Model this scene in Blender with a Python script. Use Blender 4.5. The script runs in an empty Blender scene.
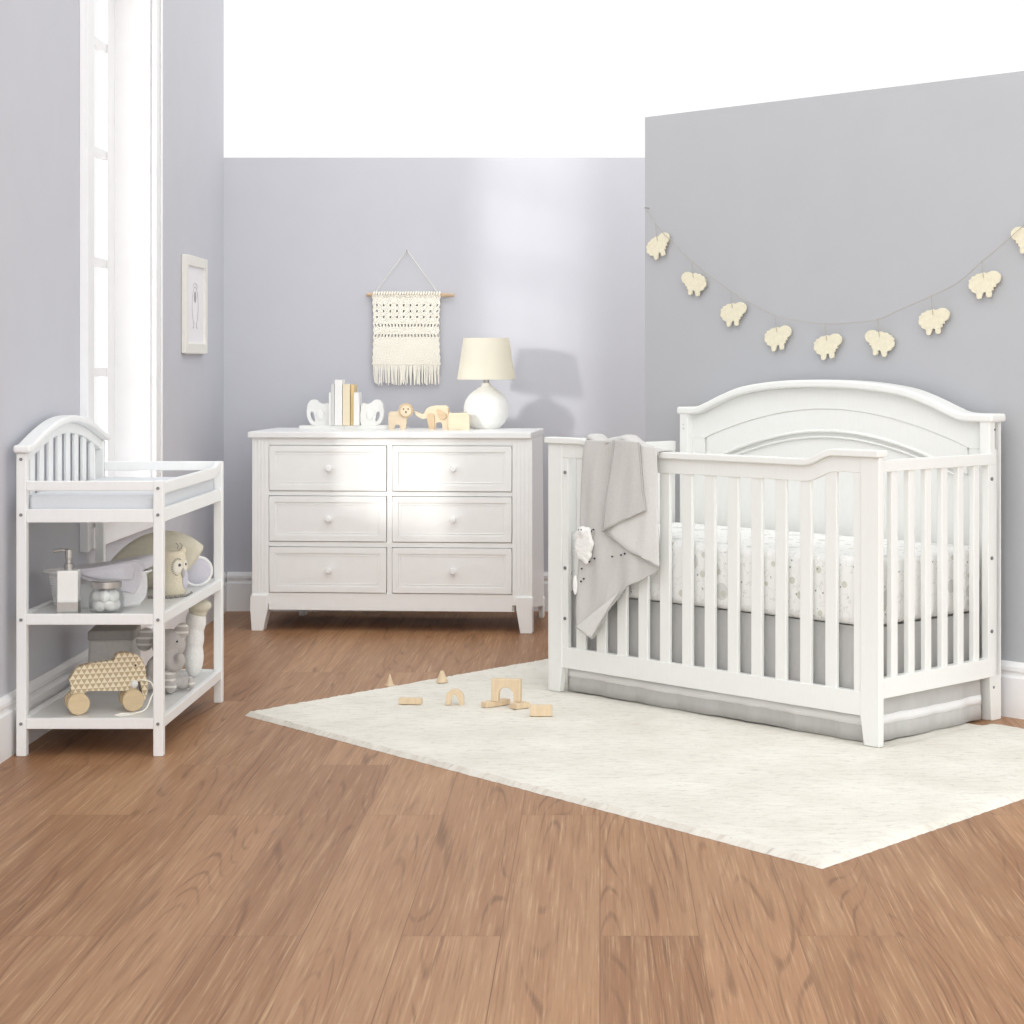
import bpy, bmesh, math, random
from mathutils import Vector, Matrix
random.seed(7)
PI = math.pi
S = bpy.context.scene
C = S.collection

# ------------------------------------------------------------------ materials
def lin(c):
    return tuple(((v/255)/12.92 if v/255 <= .04045 else ((v/255+.055)/1.055)**2.4) for v in c)

class NT:
    def __init__(s, name):
        s.m = bpy.data.materials.new(name); s.m.use_nodes = True
        s.t = s.m.node_tree; s.t.nodes.clear()
        s.out = s.n('ShaderNodeOutputMaterial'); s.b = s.n('ShaderNodeBsdfPrincipled')
        s.l(s.b.outputs[0], s.out.inputs[0])
    def n(s, k, **kw):
        o = s.t.nodes.new(k)
        for a, v in kw.items(): setattr(o, a, v)
        return o
    def l(s, a, b): s.t.links.new(a, b)
    def coord(s, scale=(1,1,1), rot=(0,0,0), kind='Object'):
        c = s.n('ShaderNodeTexCoord'); m = s.n('ShaderNodeMapping')
        m.inputs['Scale'].default_value = scale; m.inputs['Rotation'].default_value = rot
        s.l(c.outputs[kind], m.inputs['Vector']); return m.outputs[0]
    def noise(s, v, scale, detail=2, rough=.5, dist=0):
        o = s.n('ShaderNodeTexNoise'); s.l(v, o.inputs['Vector'])
        o.inputs['Scale'].default_value = scale; o.inputs['Detail'].default_value = detail
        o.inputs['Roughness'].default_value = rough; o.inputs['Distortion'].default_value = dist
        return o
    def ramp(s, fac, stops):
        r = s.n('ShaderNodeValToRGB'); s.l(fac, r.inputs[0])
        e = r.color_ramp.elements
        while len(e) < len(stops): e.new(.5)
        for k, (p, c) in enumerate(stops):
            e[k].position = p; e[k].color = (*c, 1) if len(c) == 3 else c
        return r.outputs[0]
    def mix(s, fac, a, b, mode='MIX'):
        o = s.n('ShaderNodeMix', data_type='RGBA', blend_type=mode)
        for i, x in ((0, fac), (6, a), (7, b)):
            if isinstance(x, (int, float)): o.inputs[i].default_value = x
            elif isinstance(x, tuple): o.inputs[i].default_value = (*x, 1)
            else: s.l(x, o.inputs[i])
        return o.outputs[2]
    def math(s, op, a, b=None):
        o = s.n('ShaderNodeMath', operation=op)
        for i, x in ((0, a), (1, b)):
            if x is None: continue
            if isinstance(x, (int, float)): o.inputs[i].default_value = x
            else: s.l(x, o.inputs[i])
        return o.outputs[0]
    def bump(s, h, strength, dist=.002):
        b = s.n('ShaderNodeBump'); b.inputs['Strength'].default_value = strength
        b.inputs['Distance'].default_value = dist
        s.l(h, b.inputs['Height']); s.l(b.outputs[0], s.b.inputs['Normal'])

def mat(name, col, rough=.5, var=.04, scale=30, bump=0., bscale=None, metal=0., spec=.5, stretch=(1,1,1), sheen=0.):
    k = NT(name); c = lin(col)
    v = k.coord(stretch); nz = k.noise(v, scale, 3)
    d = tuple(x*(1-var) for x in c); u = tuple(min(1, x*(1+var)) for x in c)
    k.l(k.ramp(nz.outputs['Fac'], [(.3, d), (.7, u)]), k.b.inputs['Base Color'])
    k.b.inputs['Roughness'].default_value = rough; k.b.inputs['Metallic'].default_value = metal
    k.b.inputs['Specular IOR Level'].default_value = spec
    if sheen: k.b.inputs['Sheen Weight'].default_value = sheen
    if bump:
        n2 = k.noise(v, bscale or scale, 3); k.bump(n2.outputs['Fac'], bump)
    return k.m

def clear_glass(name, tint=(1,1,1), gloss=.08):
    k = NT(name); k.t.nodes.remove(k.b)
    tr = k.n('ShaderNodeBsdfTransparent'); gl = k.n('ShaderNodeBsdfGlossy'); gl.inputs['Roughness'].default_value = .05
    tr.inputs[0].default_value = (*tint, 1)
    mx = k.n('ShaderNodeMixShader'); lw = k.n('ShaderNodeLayerWeight'); lw.inputs[0].default_value = .25
    f = k.math('MULTIPLY', lw.outputs['Facing'], gloss*4); f = k.math('ADD', f, gloss*.4)
    k.l(f, mx.inputs[0]); k.l(tr.outputs[0], mx.inputs[1]); k.l(gl.outputs[0], mx.inputs[2]); k.l(mx.outputs[0], k.out.inputs[0])
    return k.m

M = {}
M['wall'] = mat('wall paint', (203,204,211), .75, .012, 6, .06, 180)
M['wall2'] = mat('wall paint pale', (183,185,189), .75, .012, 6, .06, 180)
M['trim'] = mat('trim paint', (245,245,246), .4, .01, 20)
M['white'] = mat('white furniture paint', (246,247,246), .35, .012, 25, .03, 60, stretch=(6,6,1))
M['crib'] = mat('white crib paint', (238,239,236), .38, .012, 25, .03, 60, stretch=(6,6,1))
M['ivory'] = mat('white lacquered shelf', (226,226,224), .35, .015, 20)
M['drawer'] = mat('drawer paint', (246,247,245), .33, .012, 20)
M['ceramic'] = mat('white ceramic', (243,243,240), .22, .015, 15)
M['chalk'] = mat('chalky white ceramic', (240,240,236), .6, .03, 25, .25, 90)
M['bisque'] = mat('white resin', (240,240,237), .5, .02, 30)
M['shade'] = mat('cream linen lampshade', (251,249,240), .9, .02, 250, .2, 300)
def shade_mat():
    m = M['shade']; t = m.node_tree; b = t.nodes['Principled BSDF']; o = [n for n in t.nodes if n.type == 'OUTPUT_MATERIAL'][0]
    tr = t.nodes.new('ShaderNodeBsdfTranslucent'); tr.inputs[0].default_value = (*lin((248,244,230)), 1); mx = t.nodes.new('ShaderNodeMixShader'); mx.inputs[0].default_value = .5
    t.links.new(b.outputs[0], mx.inputs[1]); t.links.new(tr.outputs[0], mx.inputs[2]); t.links.new(mx.outputs[0], o.inputs[0])
shade_mat()
M['chrome'] = mat('brushed metal', (190,188,184), .28, .03, 60, metal=1.)
M['screw'] = mat('screw metal', (150,150,150), .4, .03, 60, metal=.8)
M['dark'] = mat('dark thread', (58,56,58), .8, .05, 90)
M['padtop'] = mat('pale pad cover', (226,229,233), .85, .015, 150, .15, 300)
M['grey_cloth'] = mat('grey muslin', (205,203,200), .95, .03, 120, .3, 400, sheen=.2)
M['grey_light'] = mat('pale grey muslin', (221,220,217), .95, .03, 120, .3, 400, sheen=.2)
M['hem'] = mat('grey hem', (182,180,177), .95, .03, 120)
M['skirt'] = mat('grey skirt cotton', (196,195,193), .95, .03, 60, .2, 300, stretch=(1,1,.3))
M['white_cloth'] = mat('white cotton', (240,240,240), .95, .015, 120, .2, 300)
M['fluff'] = mat('white fluff', (244,243,240), 1., .04, 120, .9, 180)
M['cream_plush'] = mat('cream plush', (228,219,196), 1., .05, 150, .7, 260)
M['cream_cushion'] = mat('cream cushion cotton', (222,217,198), .95, .03, 80, .2, 300)
M['lavender'] = mat('lavender grey cotton', (204,203,214), .95, .03, 80, .2, 300)
M['towel'] = mat('lavender grey towel', (212,210,216), 1., .03, 160, .6, 330)
M['towel2'] = mat('white towel', (229,229,230), 1., .03, 160, .6, 330)
M['basket'] = mat('white woven basket', (238,238,236), .6, .02, 60)
M['grey_plush'] = mat('grey knit plush', (188,183,179), 1., .05, 140, .6, 260)
M['grey_bin'] = mat('grey felt bin', (208,205,201), 1., .04, 90, .4, 250)
M['dark_grey'] = mat('dark grey rim', (168,164,160), 1., .04, 90)
M['toywood'] = mat('pale beech', (228,210,182), .6, .06, 14, .05, 60, stretch=(1,1,8))
M['toywood2'] = mat('beech darker', (208,184,150), .6, .06, 14, stretch=(1,1,8))
M['blockwood'] = mat('toy block wood', (222,200,168), .6, .06, 16, stretch=(8,1,1))
M['wheelwood'] = mat('wheel wood', (216,193,156), .6, .05, 18, stretch=(1,1,6))
M['rod'] = mat('driftwood rod', (206,180,150), .7, .18, 26, .3, 40, stretch=(1,6,6))
M['yarn'] = mat('cream cotton yarn', (251,248,237), 1., .03, 120, .35, 200)
M['cord'] = mat('natural cord', (178,172,160), 1., .05, 120)
M['white_cord'] = mat('white cord', (232,230,222), 1., .05, 120)
M['felt'] = mat('cream felt', (233,227,203), 1., .05, 90, .6, 260)
M['book_white'] = mat('white book cover', (244,243,240), .5, .01, 30)
M['book_grey'] = mat('pale grey book cover', (214,214,212), .5, .02, 30)
M['book_cream'] = mat('cream book cover', (238,224,195), .5, .02, 30)
M['book_yellow'] = mat('straw yellow book cover', (230,205,150), .5, .02, 30)
M['pages'] = mat('paper pages', (240,236,226), .9, .04, 200, stretch=(8,1,1))
M['frame'] = mat('off white picture frame', (240,238,230), .45, .015, 30)
M['paper'] = mat('print paper', (243,241,244), .9, .006, 40)
M['ink'] = mat('grey ink', (168,166,170), .9, .04, 60)
M['pearl'] = mat('grey bead', (150,146,138), .5, .06, 60)
M['tag'] = mat('leather strap', (96,84,72), .7, .05, 60)
M['eyepatch'] = mat('pale eye patch', (238,233,220), 1., .03, 120)
M['pupil'] = mat('grey stitched pupil', (104,100,94), .8, .05, 90)
M['glass'] = clear_glass('window glass', (1,1,1), .05)
M['jarglass'] = clear_glass('jar glass', (.96,.97,.97), .12)

def floor_mat():
    k = NT('oak plank floor')
    v = k.coord((1,1,1), (0,0,PI/2))
    br = k.n('ShaderNodeTexBrick'); k.l(v, br.inputs['Vector'])
    br.offset = .37; br.offset_frequency = 2
    for n_, val in (('Scale',1),('Mortar Size',.0012),('Mortar Smooth',.1),('Bias',0),('Brick Width',1.7),('Row Height',.205)):
        br.inputs[n_].default_value = val
    br.inputs['Color1'].default_value = (0,0,0,1); br.inputs['Color2'].default_value = (1,1,1,1); br.inputs['Mortar'].default_value = (.5,.5,.5,1)
    rnd = k.n('ShaderNodeSeparateColor'); k.l(br.outputs['Color'], rnd.inputs[0])
    # shift the grain per plank
    cmb = k.n('ShaderNodeCombineXYZ'); sh = k.math('MULTIPLY', rnd.outputs[0], 37.0)
    k.l(sh, cmb.inputs[0]); k.l(sh, cmb.inputs[1]); k.l(sh, cmb.inputs[2])
    st = k.coord((5.0, .42, 1)); ad = k.n('ShaderNodeVectorMath', operation='ADD'); k.l(st, ad.inputs[0]); k.l(cmb.outputs[0], ad.inputs[1])
    nz = k.noise(ad.outputs[0], 1.0, 1.2, .4, .15)
    ring = k.math('SINE', k.math('MULTIPLY', nz.outputs['Fac'], 150.0))
    fine = k.coord((85, 1.6, 1)); ad2 = k.n('ShaderNodeVectorMath', operation='ADD'); k.l(fine, ad2.inputs[0]); k.l(cmb.outputs[0], ad2.inputs[1])
    nf = k.noise(ad2.outputs[0], 2.0, 5, .65)
    mid = k.coord((14, .55, 1)); ad3 = k.n('ShaderNodeVectorMath', operation='ADD'); k.l(mid, ad3.inputs[0]); k.l(cmb.outputs[0], ad3.inputs[1])
    nm = k.noise(ad3.outputs[0], 1.5, 4, .6)
    big = k.noise(k.coord((1.2,.5,1)), 2.0, 2)
    base = k.ramp(rnd.outputs[0], [(0, lin((146,104,71))), (.35, lin((154,112,78))), (.7, lin((161,119,85))), (1, lin((169,127,92)))])
    lines = k.ramp(ring, [(.60, (0,0,0)), (1.0, (1,1,1))])
    zone = k.ramp(nm.outputs['Fac'], [(.45, (0,0,0)), (.62, (1,1,1))])
    c = k.mix(k.math('MULTIPLY', k.math('MULTIPLY', lines, zone), .65), base, lin((108,74,47)))
    c = k.mix(k.ramp(nm.outputs['Fac'], [(.30, (.32,.32,.32)), (.55, (0,0,0))]), c, lin((188,154,118)))
    c = k.mix(k.ramp(nf.outputs['Fac'], [(.54, (0,0,0)), (.68, (.6,.6,.6))]), c, lin((200,166,130)))
    c = k.mix(k.ramp(nf.outputs['Fac'], [(.30, (.55,.55,.55)), (.46, (0,0,0))]), c, lin((110,76,50)))
    c = k.mix(.22, c, k.mix(big.outputs['Fac'], lin((120,112,105)), lin((215,210,205))), 'SOFT_LIGHT')
    c = k.mix(k.math('MULTIPLY', br.outputs['Fac'], .6), c, lin((112,78,54)))
    k.l(c, k.b.inputs['Base Color'])
    k.b.inputs['Roughness'].default_value = .42; k.b.inputs['Specular IOR Level'].default_value = .25
    k.bump(nf.outputs['Fac'], .06, .001)
    return k.m
M['floor'] = floor_mat()

def rug_mat():
    k = NT('cream wool rug')
    v = k.coord((1,1,1), (0,0,.75))
    n1 = k.noise(k.coord((4,16,1),(0,0,-.12)), 3.0, 6, .72)
    n2 = k.noise(v, 3.5, 4)
    n3 = k.noise(v, 190, 3, .7)
    n4 = k.noise(k.coord((9,30,1),(0,0,.15)), 3.0, 5, .72)
    c = k.ramp(n2.outputs['Fac'], [(.3, lin((227,223,212))), (.7, lin((241,238,229)))])
    c = k.mix(k.ramp(n1.outputs['Fac'], [(.50, (0,0,0)), (.74, (.6,.6,.6))]), c, lin((198,190,174)))
    c = k.mix(k.ramp(n4.outputs['Fac'], [(.57, (0,0,0)), (.70, (.7,.7,.7))]), c, lin((178,176,172)))
    c = k.mix(.35, c, k.mix(n3.outputs['Fac'], lin((120,120,118)), lin((235,235,235))), 'SOFT_LIGHT')
    k.l(c, k.b.inputs['Base Color']); k.b.inputs['Roughness'].default_value = 1.; k.b.inputs['Specular IOR Level'].default_value = .1
    k.bump(n3.outputs['Fac'], .55, .006)
    return k.m
M['rug'] = rug_mat()

def sheet_mat():
    k = NT('printed lamb sheet'); v = k.coord((1,1,1), (.3,.2,.4))
    def dots(scale, r0, r1, rnd=.6):
        o = k.n('ShaderNodeTexVoronoi', feature='F1'); k.l(v, o.inputs['Vector'])
        o.inputs['Scale'].default_value = scale; o.inputs['Randomness'].default_value = rnd
        return k.ramp(o.outputs['Distance'], [(r0, (1,1,1)), (r1, (0,0,0))]), o
    c = lin((243,243,241))
    d1, o1 = dots(17, .19, .22); d3, _ = dots(8, .22, .24, 1.); d2, _ = dots(38, .10, .13, 1.)
    lines = k.ramp(k.noise(v, 26, 2).outputs['Fac'], [(.48, (0,0,0)), (.495, (1,1,1)), (.505, (1,1,1)), (.52, (0,0,0))])
    c = k.mix(k.math('MULTIPLY', lines, .28), c, lin((178,178,176)))
    c = k.mix(k.math('MULTIPLY', d3, .6), c, lin((204,204,200)))
    c = k.mix(k.math('MULTIPLY', d1, .75), c, lin((203,203,188)))
    c = k.mix(k.math('MULTIPLY', d2, .75), c, lin((96,96,96)))
    k.l(c, k.b.inputs['Base Color']); k.b.inputs['Roughness'].default_value = .9
    return k.m
M['sheet'] = sheet_mat()

def toy_pattern():
    k = NT('star printed toy wood'); c = k.n('ShaderNodeTexCoord')
    sp = k.n('ShaderNodeSeparateXYZ'); k.l(c.outputs['Object'], sp.inputs[0])
    prod = None; F = 2*PI/.030
    for a in (PI/2, PI/2+PI/3, PI/2+2*PI/3):
        t = k.math('ADD', k.math('MULTIPLY', sp.outputs[0], F*math.cos(a)), k.math('MULTIPLY', sp.outputs[2], F*math.sin(a)))
        w = k.math('SINE', t); prod = w if prod is None else k.math('MULTIPLY', prod, w)
    f = k.ramp(k.math('ADD', k.math('MULTIPLY', prod, 4.0), .5), [(.42, lin((196,175,141))), (.58, lin((240,229,202)))])
    k.l(f, k.b.inputs['Base Color']); k.b.inputs['Roughness'].default_value = .6
    return k.m
M['toy'] = toy_pattern()

def stripe_mat():
    k = NT('striped knit'); c = k.n('ShaderNodeTexCoord'); sp = k.n('ShaderNodeSeparateXYZ'); k.l(c.outputs['Object'], sp.inputs[0])
    w = k.math('SINE', k.math('MULTIPLY', sp.outputs[2], 2*PI/.021))
    k.l(k.ramp(w, [(.45, lin((188,183,179))), (.55, lin((226,223,218)))]), k.b.inputs['Base Color']); k.b.inputs['Roughness'].default_value = 1.
    nz = k.noise(c.outputs['Object'], 260, 2); k.bump(nz.outputs['Fac'], .5)
    return k.m
M['stripe'] = stripe_mat()

# ------------------------------------------------------------------ geometry
class MB:
    def __init__(s): s.v = []; s.f = []
    def add(s, vs, fs, T=None):
        b = len(s.v)
        s.v += [tuple(T @ Vector(p)) if T else tuple(p) for p in vs]
        s.f += [tuple(b+i for i in f) for f in fs]
        return s
    def box(s, x0, x1, y0, y1, z0, z1, T=None):
        vs = [(x,y,z) for z in (z0,z1) for y in (y0,y1) for x in (x0,x1)]
        return s.add(vs, [(0,2,3,1),(4,5,7,6),(0,1,5,4),(2,6,7,3),(0,4,6,2),(1,3,7,5)], T)
    def prism(s, pts, axis, a, b, T=None):
        def P(p, t): return {'x': (t,p[0],p[1]), 'y': (p[0],t,p[1]), 'z': (p[0],p[1],t)}[axis]
        n = len(pts)
        vs = [P(p, a) for p in pts] + [P(p, b) for p in pts]
        fs = [tuple(range(n)), tuple(range(2*n-1, n-1, -1))] + [(i, (i+1) % n, n+(i+1) % n, n+i) for i in range(n)]
        return s.add(vs, fs, T)
    def band(s, top, bot, y0, y1, T=None):
        """solid between two polylines with matching points, in x-z, from y0 to y1"""
        n = len(top); vs = []
        for y in (y0, y1):
            vs += [(p[0], y, p[1]) for p in top] + [(p[0], y, p[1]) for p in bot]
        fs = []
        for i in range(n-1):
            fs += [(i, i+1, n+i+1, n+i), (2*n+i, 3*n+i, 3*n+i+1, 2*n+i+1), (i, 2*n+i, 2*n+i+1, i+1), (n+i, n+i+1, 3*n+i+1, 3*n+i)]
        fs += [(0, n, 3*n, 2*n), (n-1, 3*n-1, 4*n-1, 2*n-1)]
        return s.add(vs, fs, T)
    def grid(s, rows, T=None, closed=False):
        n = len(rows[0]); vs = [p for r in rows for p in r]; fs = []
        for i in range(len(rows)-1):
            for j in range(n if closed else n-1):
                k = (j+1) % n
                fs.append((i*n+j, i*n+k, (i+1)*n+k, (i+1)*n+j))
        return s.add(vs, fs, T)
    def lathe(s, prof, n=32, c=(0,0,0), sx=1, sy=1, T=None):
        rows = [[(c[0]+r*sx*math.cos(2*PI*j/n), c[1]+r*sy*math.sin(2*PI*j/n), c[2]+z) for j in range(n)] for r, z in prof]
        s.grid(rows, T, True)
        b = len(s.v)-n*len(prof)
        if prof[0][0] > 1e-6: s.f.append(tuple(b+j for j in range(n-1, -1, -1)))
        if prof[-1][0] > 1e-6: s.f.append(tuple(b+n*(len(prof)-1)+j for j in range(n)))
        return s
    def tube(s, path, r, n=8, T=None):
        P = [Vector(p) for p in path]; rows = []
        up = None
        for i, p in enumerate(P):
            t = (P[min(i+1, len(P)-1)]-P[max(i-1, 0)]).normalized()
            if up is None: up = t.orthogonal().normalized()
            up = (up - t*up.dot(t)).normalized(); q = t.cross(up)
            rr = r[i] if isinstance(r, (list, tuple)) else r
            rows.append([tuple(p+(up*math.cos(2*PI*j/n)+q*math.sin(2*PI*j/n))*rr) for j in range(n)])
        b = len(s.v); s.grid(rows, T, True)
        s.f.append(tuple(b+j for j in range(n-1, -1, -1))); s.f.append(tuple(b+n*(len(P)-1)+j for j in range(n)))
        return s
    def ell(s, c, r, n=20, m=12, T=None):
        r = (r, r, r) if isinstance(r, (int, float)) else r
        rows = []
        for i in range(m+1):
            a = -PI/2+PI*i/m; q = max(math.cos(a), 1e-4)
            rows.append([(c[0]+r[0]*q*math.cos(2*PI*j/n), c[1]+r[1]*q*math.sin(2*PI*j/n), c[2]+r[2]*math.sin(a)) for j in range(n)])
        b = len(s.v); s.grid(rows, T, True)
        s.f.append(tuple(b+j for j in range(n-1, -1, -1))); s.f.append(tuple(b+n*m+j for j in range(n)))
        return s
    def flat(s, loops, y0, y1, T=None):
        """plate with holes: loops in x-z, from y0 to y1"""
        cu = bpy.data.curves.new('tmp', 'CURVE'); cu.dimensions = '2D'; cu.fill_mode = 'BOTH'; cu.extrude = (y1-y0)/2
        for L in loops:
            sp = cu.splines.new('POLY'); sp.points.add(len(L)-1); sp.use_cyclic_u = True
            for p, q in zip(sp.points, L): p.co = (q[0], q[1], 0, 1)
        ob = bpy.data.objects.new('tmp', cu); C.objects.link(ob)
        dg = bpy.context.evaluated_depsgraph_get()
        me = bpy.data.meshes.new_from_object(ob.evaluated_get(dg))
        vs = [(v.co.x, (y0+y1)/2-v.co.z, v.co.y) for v in me.vertices]; fs = [tuple(p.vertices) for p in me.polygons]
        bpy.data.objects.remove(ob); bpy.data.curves.remove(cu); bpy.data.meshes.remove(me)
        return s.add(vs, fs, T)
    def build(s, name, m, parent=None, bevel=0., seg=2, smooth=False, sub=0, remesh=0., solid=0., loc=None, rot=None, merge=True, smooth_it=0):
        me = bpy.data.meshes.new(name); me.from_pydata(s.v, [], s.f)
        bm = bmesh.new(); bm.from_mesh(me)
        if merge: bmesh.ops.remove_doubles(bm, verts=bm.verts, dist=1e-5)
        bmesh.ops.recalc_face_normals(bm, faces=bm.faces)
        bm.to_mesh(me); bm.free(); me.materials.append(M[m] if isinstance(m, str) else m)
        o = bpy.data.objects.new(name, me); C.objects.link(o)
        if parent: o.parent = parent
        if loc: o.location = loc
        if rot: o.rotation_euler = rot
        if solid:
            q = o.modifiers.new('s', 'SOLIDIFY'); q.thickness = solid; q.offset = 0
        if remesh:
            q = o.modifiers.new('r', 'REMESH'); q.mode = 'VOXEL'; q.voxel_size = remesh; q.use_smooth_shade = True
            q = o.modifiers.new('t', 'SMOOTH'); q.factor = .6; q.iterations = smooth_it or 6
        if bevel:
            q = o.modifiers.new('b', 'BEVEL'); q.width = bevel; q.segments = seg; q.limit_method = 'ANGLE'; q.angle_limit = math.radians(40)
        if sub:
            q = o.modifiers.new('u', 'SUBSURF'); q.levels = sub; q.render_levels = sub
        if smooth:
            me.polygons.foreach_set('use_smooth', [True]*len(me.polygons))
            if not sub: me.set_sharp_from_angle(angle=math.radians(44))
        return o

def multi(name, m, parent, mbs, **kw): return [q.build(name, m, parent, **kw) for q in mbs]
def bolt(p, axis, r=.006, parent=None, h=.003):
    T = TM(p, rx=PI/2) if axis == 'y' else TM(p, ry=PI/2)
    return MB().lathe([(0,-.003),(r,-.003),(r,h),(0,h)], 12, T=T).build('bolt', 'screw', parent)
def tag(o, label, cat, group=None, kind=None):
    o['label'] = label; o['category'] = cat
    if group: o['group'] = group
    if kind: o['kind'] = kind
    return o
def thing(name, label, cat, loc=(0,0,0), rz=0., group=None):
    o = bpy.data.objects.new(name, None); C.objects.link(o); o.empty_display_size = .05
    o.location = loc; o.rotation_euler = (0,0,rz)
    return tag(o, label, cat, group)
def struct(o, label, cat): return tag(o, label, cat, None, 'structure')
def copy_tree(o, loc=None, rot=None, parent=None):
    c = o.copy(); C.objects.link(c)
    if parent: c.parent = parent
    if loc: c.location = loc
    if rot: c.rotation_euler = rot
    for ch in list(o.children): copy_tree(ch, parent=c)
    return c
def TM(loc=(0,0,0), rz=0., rx=0., ry=0., sc=(1,1,1)):
    return Matrix.Translation(loc) @ Matrix.Rotation(rz,4,'Z') @ Matrix.Rotation(ry,4,'Y') @ Matrix.Rotation(rx,4,'X') @ Matrix.Diagonal((*sc,1))
def catmull(P, k=8):
    P = [Vector(p) for p in P]; out = []
    for i in range(len(P)-1):
        a, b, c, d = P[max(i-1,0)], P[i], P[i+1], P[min(i+2,len(P)-1)]
        for j in range(k):
            t = j/k
            out.append(tuple(.5*((2*b)+(c-a)*t+(2*a-5*b+4*c-d)*t*t+(3*b-a-3*c+d)*t**3)))
    out.append(tuple(P[-1])); return out
def loopc(P, k=6):
    n = len(P); P = [Vector((*p,0)) for p in P]; out = []
    for i in range(n):
        a, b, c, d = P[i-1], P[i], P[(i+1) % n], P[(i+2) % n]
        for j in range(k):
            t = j/k; q = .5*((2*b)+(c-a)*t+(2*a-5*b+4*c-d)*t*t+(3*b-a-3*c+d)*t**3); out.append((q.x, q.y))
    return out
def interp(P, x):
    if x <= P[0][0]: return P[0][1]
    for a, b in zip(P, P[1:]):
        if x <= b[0]:
            t = (x-a[0])/(b[0]-a[0]); return a[1]+(b[1]-a[1])*t
    return P[-1][1]
def smooth01(t): t = max(0, min(1, t)); return t*t*(3-2*t)

# ------------------------------------------------------------------ room
WX, WY, WH, WL = -1.785, 9.25, 2.15, 3.1
struct(MB().box(-2.4, 4.2, -1.0, 9.45, -.06, 0).build('floor', 'floor'), 'warm brown oak plank floor', 'floor')
oy0, oy1, oz0, oz1 = 6.80, 7.75, .62, 2.80
w = MB()
w.box(WX-.2, WX, 1.5, oy0, 0, WL).box(WX-.2, WX, oy1, WY, 0, WL).box(WX-.2, WX, oy0, oy1, 0, oz0).box(WX-.2, WX, oy0, oy1, oz1, WL)
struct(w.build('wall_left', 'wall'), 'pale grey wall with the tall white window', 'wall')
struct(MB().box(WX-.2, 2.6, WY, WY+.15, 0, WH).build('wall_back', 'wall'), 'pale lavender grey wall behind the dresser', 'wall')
# crib frame of reference (the garland wall stands parallel to the crib)
CO = Vector((-.187, 7.0, 0)); CR = math.atan2(-.709, .705)
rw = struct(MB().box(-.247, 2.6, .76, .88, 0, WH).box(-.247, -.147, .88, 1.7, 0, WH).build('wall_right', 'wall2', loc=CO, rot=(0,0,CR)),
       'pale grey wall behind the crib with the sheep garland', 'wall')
BP = [(0,0),(.018,0),(.018,.132),(.011,.140),(.011,.148),(.016,.156),(.016,.168),(.006,.185),(0,.185)]
b = MB(); b.prism([(WX+p, z) for p, z in BP], 'y', 1.5, WY); struct(b.build('baseboard_left', 'trim'), 'white moulded baseboard below the window wall', 'baseboard')
b = MB(); b.prism([(WY-p, z) for p, z in BP], 'x', WX+.018, 1.2); struct(b.build('baseboard_back', 'trim'), 'white moulded baseboard behind the dresser', 'baseboard')
b = MB(); b.prism([(.76-p, z) for p, z in BP], 'x', -.247, 2.6); struct(b.build('baseboard_right', 'trim', loc=CO, rot=(0,0,CR)), 'white moulded baseboard behind the crib', 'baseboard')

win = bpy.data.objects.new('window_1', None); C.objects.link(win); win.location = (WX, oy0, oz0)
struct(win, 'tall white paned window with a deep reveal', 'window')
H = oz1-oz0; W = oy1-oy0
f = MB()   # casing on the wall face
f.box(0,.022,-.115,0,-.09,H+.1).box(0,.022,W,W+.085,-.09,H+.1).box(0,.022,0,W,H,H+.1).box(0,.02,0,W,-.09,-.012)
f.box(.022,.03,-.115,-.09,-.09,H+.1).box(.022,.03,W+.065,W+.085,-.09,H+.1)
f.build('window_casing', 'trim', win, bevel=.003)
MB().box(-.19,.034,-.0,W,-.012,.012).build('window_sill', 'trim', win, bevel=.003)
f = MB(); f.box(-.19,0,0,.012,.012,H).box(-.19,0,W-.012,W,.012,H).box(-.19,0,.012,W-.012,H-.012,H); f.build('window_jamb', 'trim', win)
f = MB(); x0, x1 = -.175, -.14
f.box(x0,x1,.012,.075,.012,H-.012).box(x0,x1,W-.125,W-.012,.012,H-.012).box(x0,x1,.075,W-.125,.012,.07).box(x0,x1,.075,W-.125,H-.07,H-.012)
f.build('window_sash', 'trim', win, bevel=.004)
f = MB()
for z in (.72,1.144,1.567,1.99,2.41): f.box(x0+.006,x1-.004,.075,W-.125,z-oz0-.017,z-oz0+.017)
for y in (7.12,7.43): f.box(x0+.0085,x1-.0065,y-oy0-.014,y-oy0+.014,.07,H-.07)
f.build('window_muntins', 'trim', win)
MB().box(-.162,-.158,.075,W-.125,.07,H-.07).build('window_glass', 'glass', win)

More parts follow.
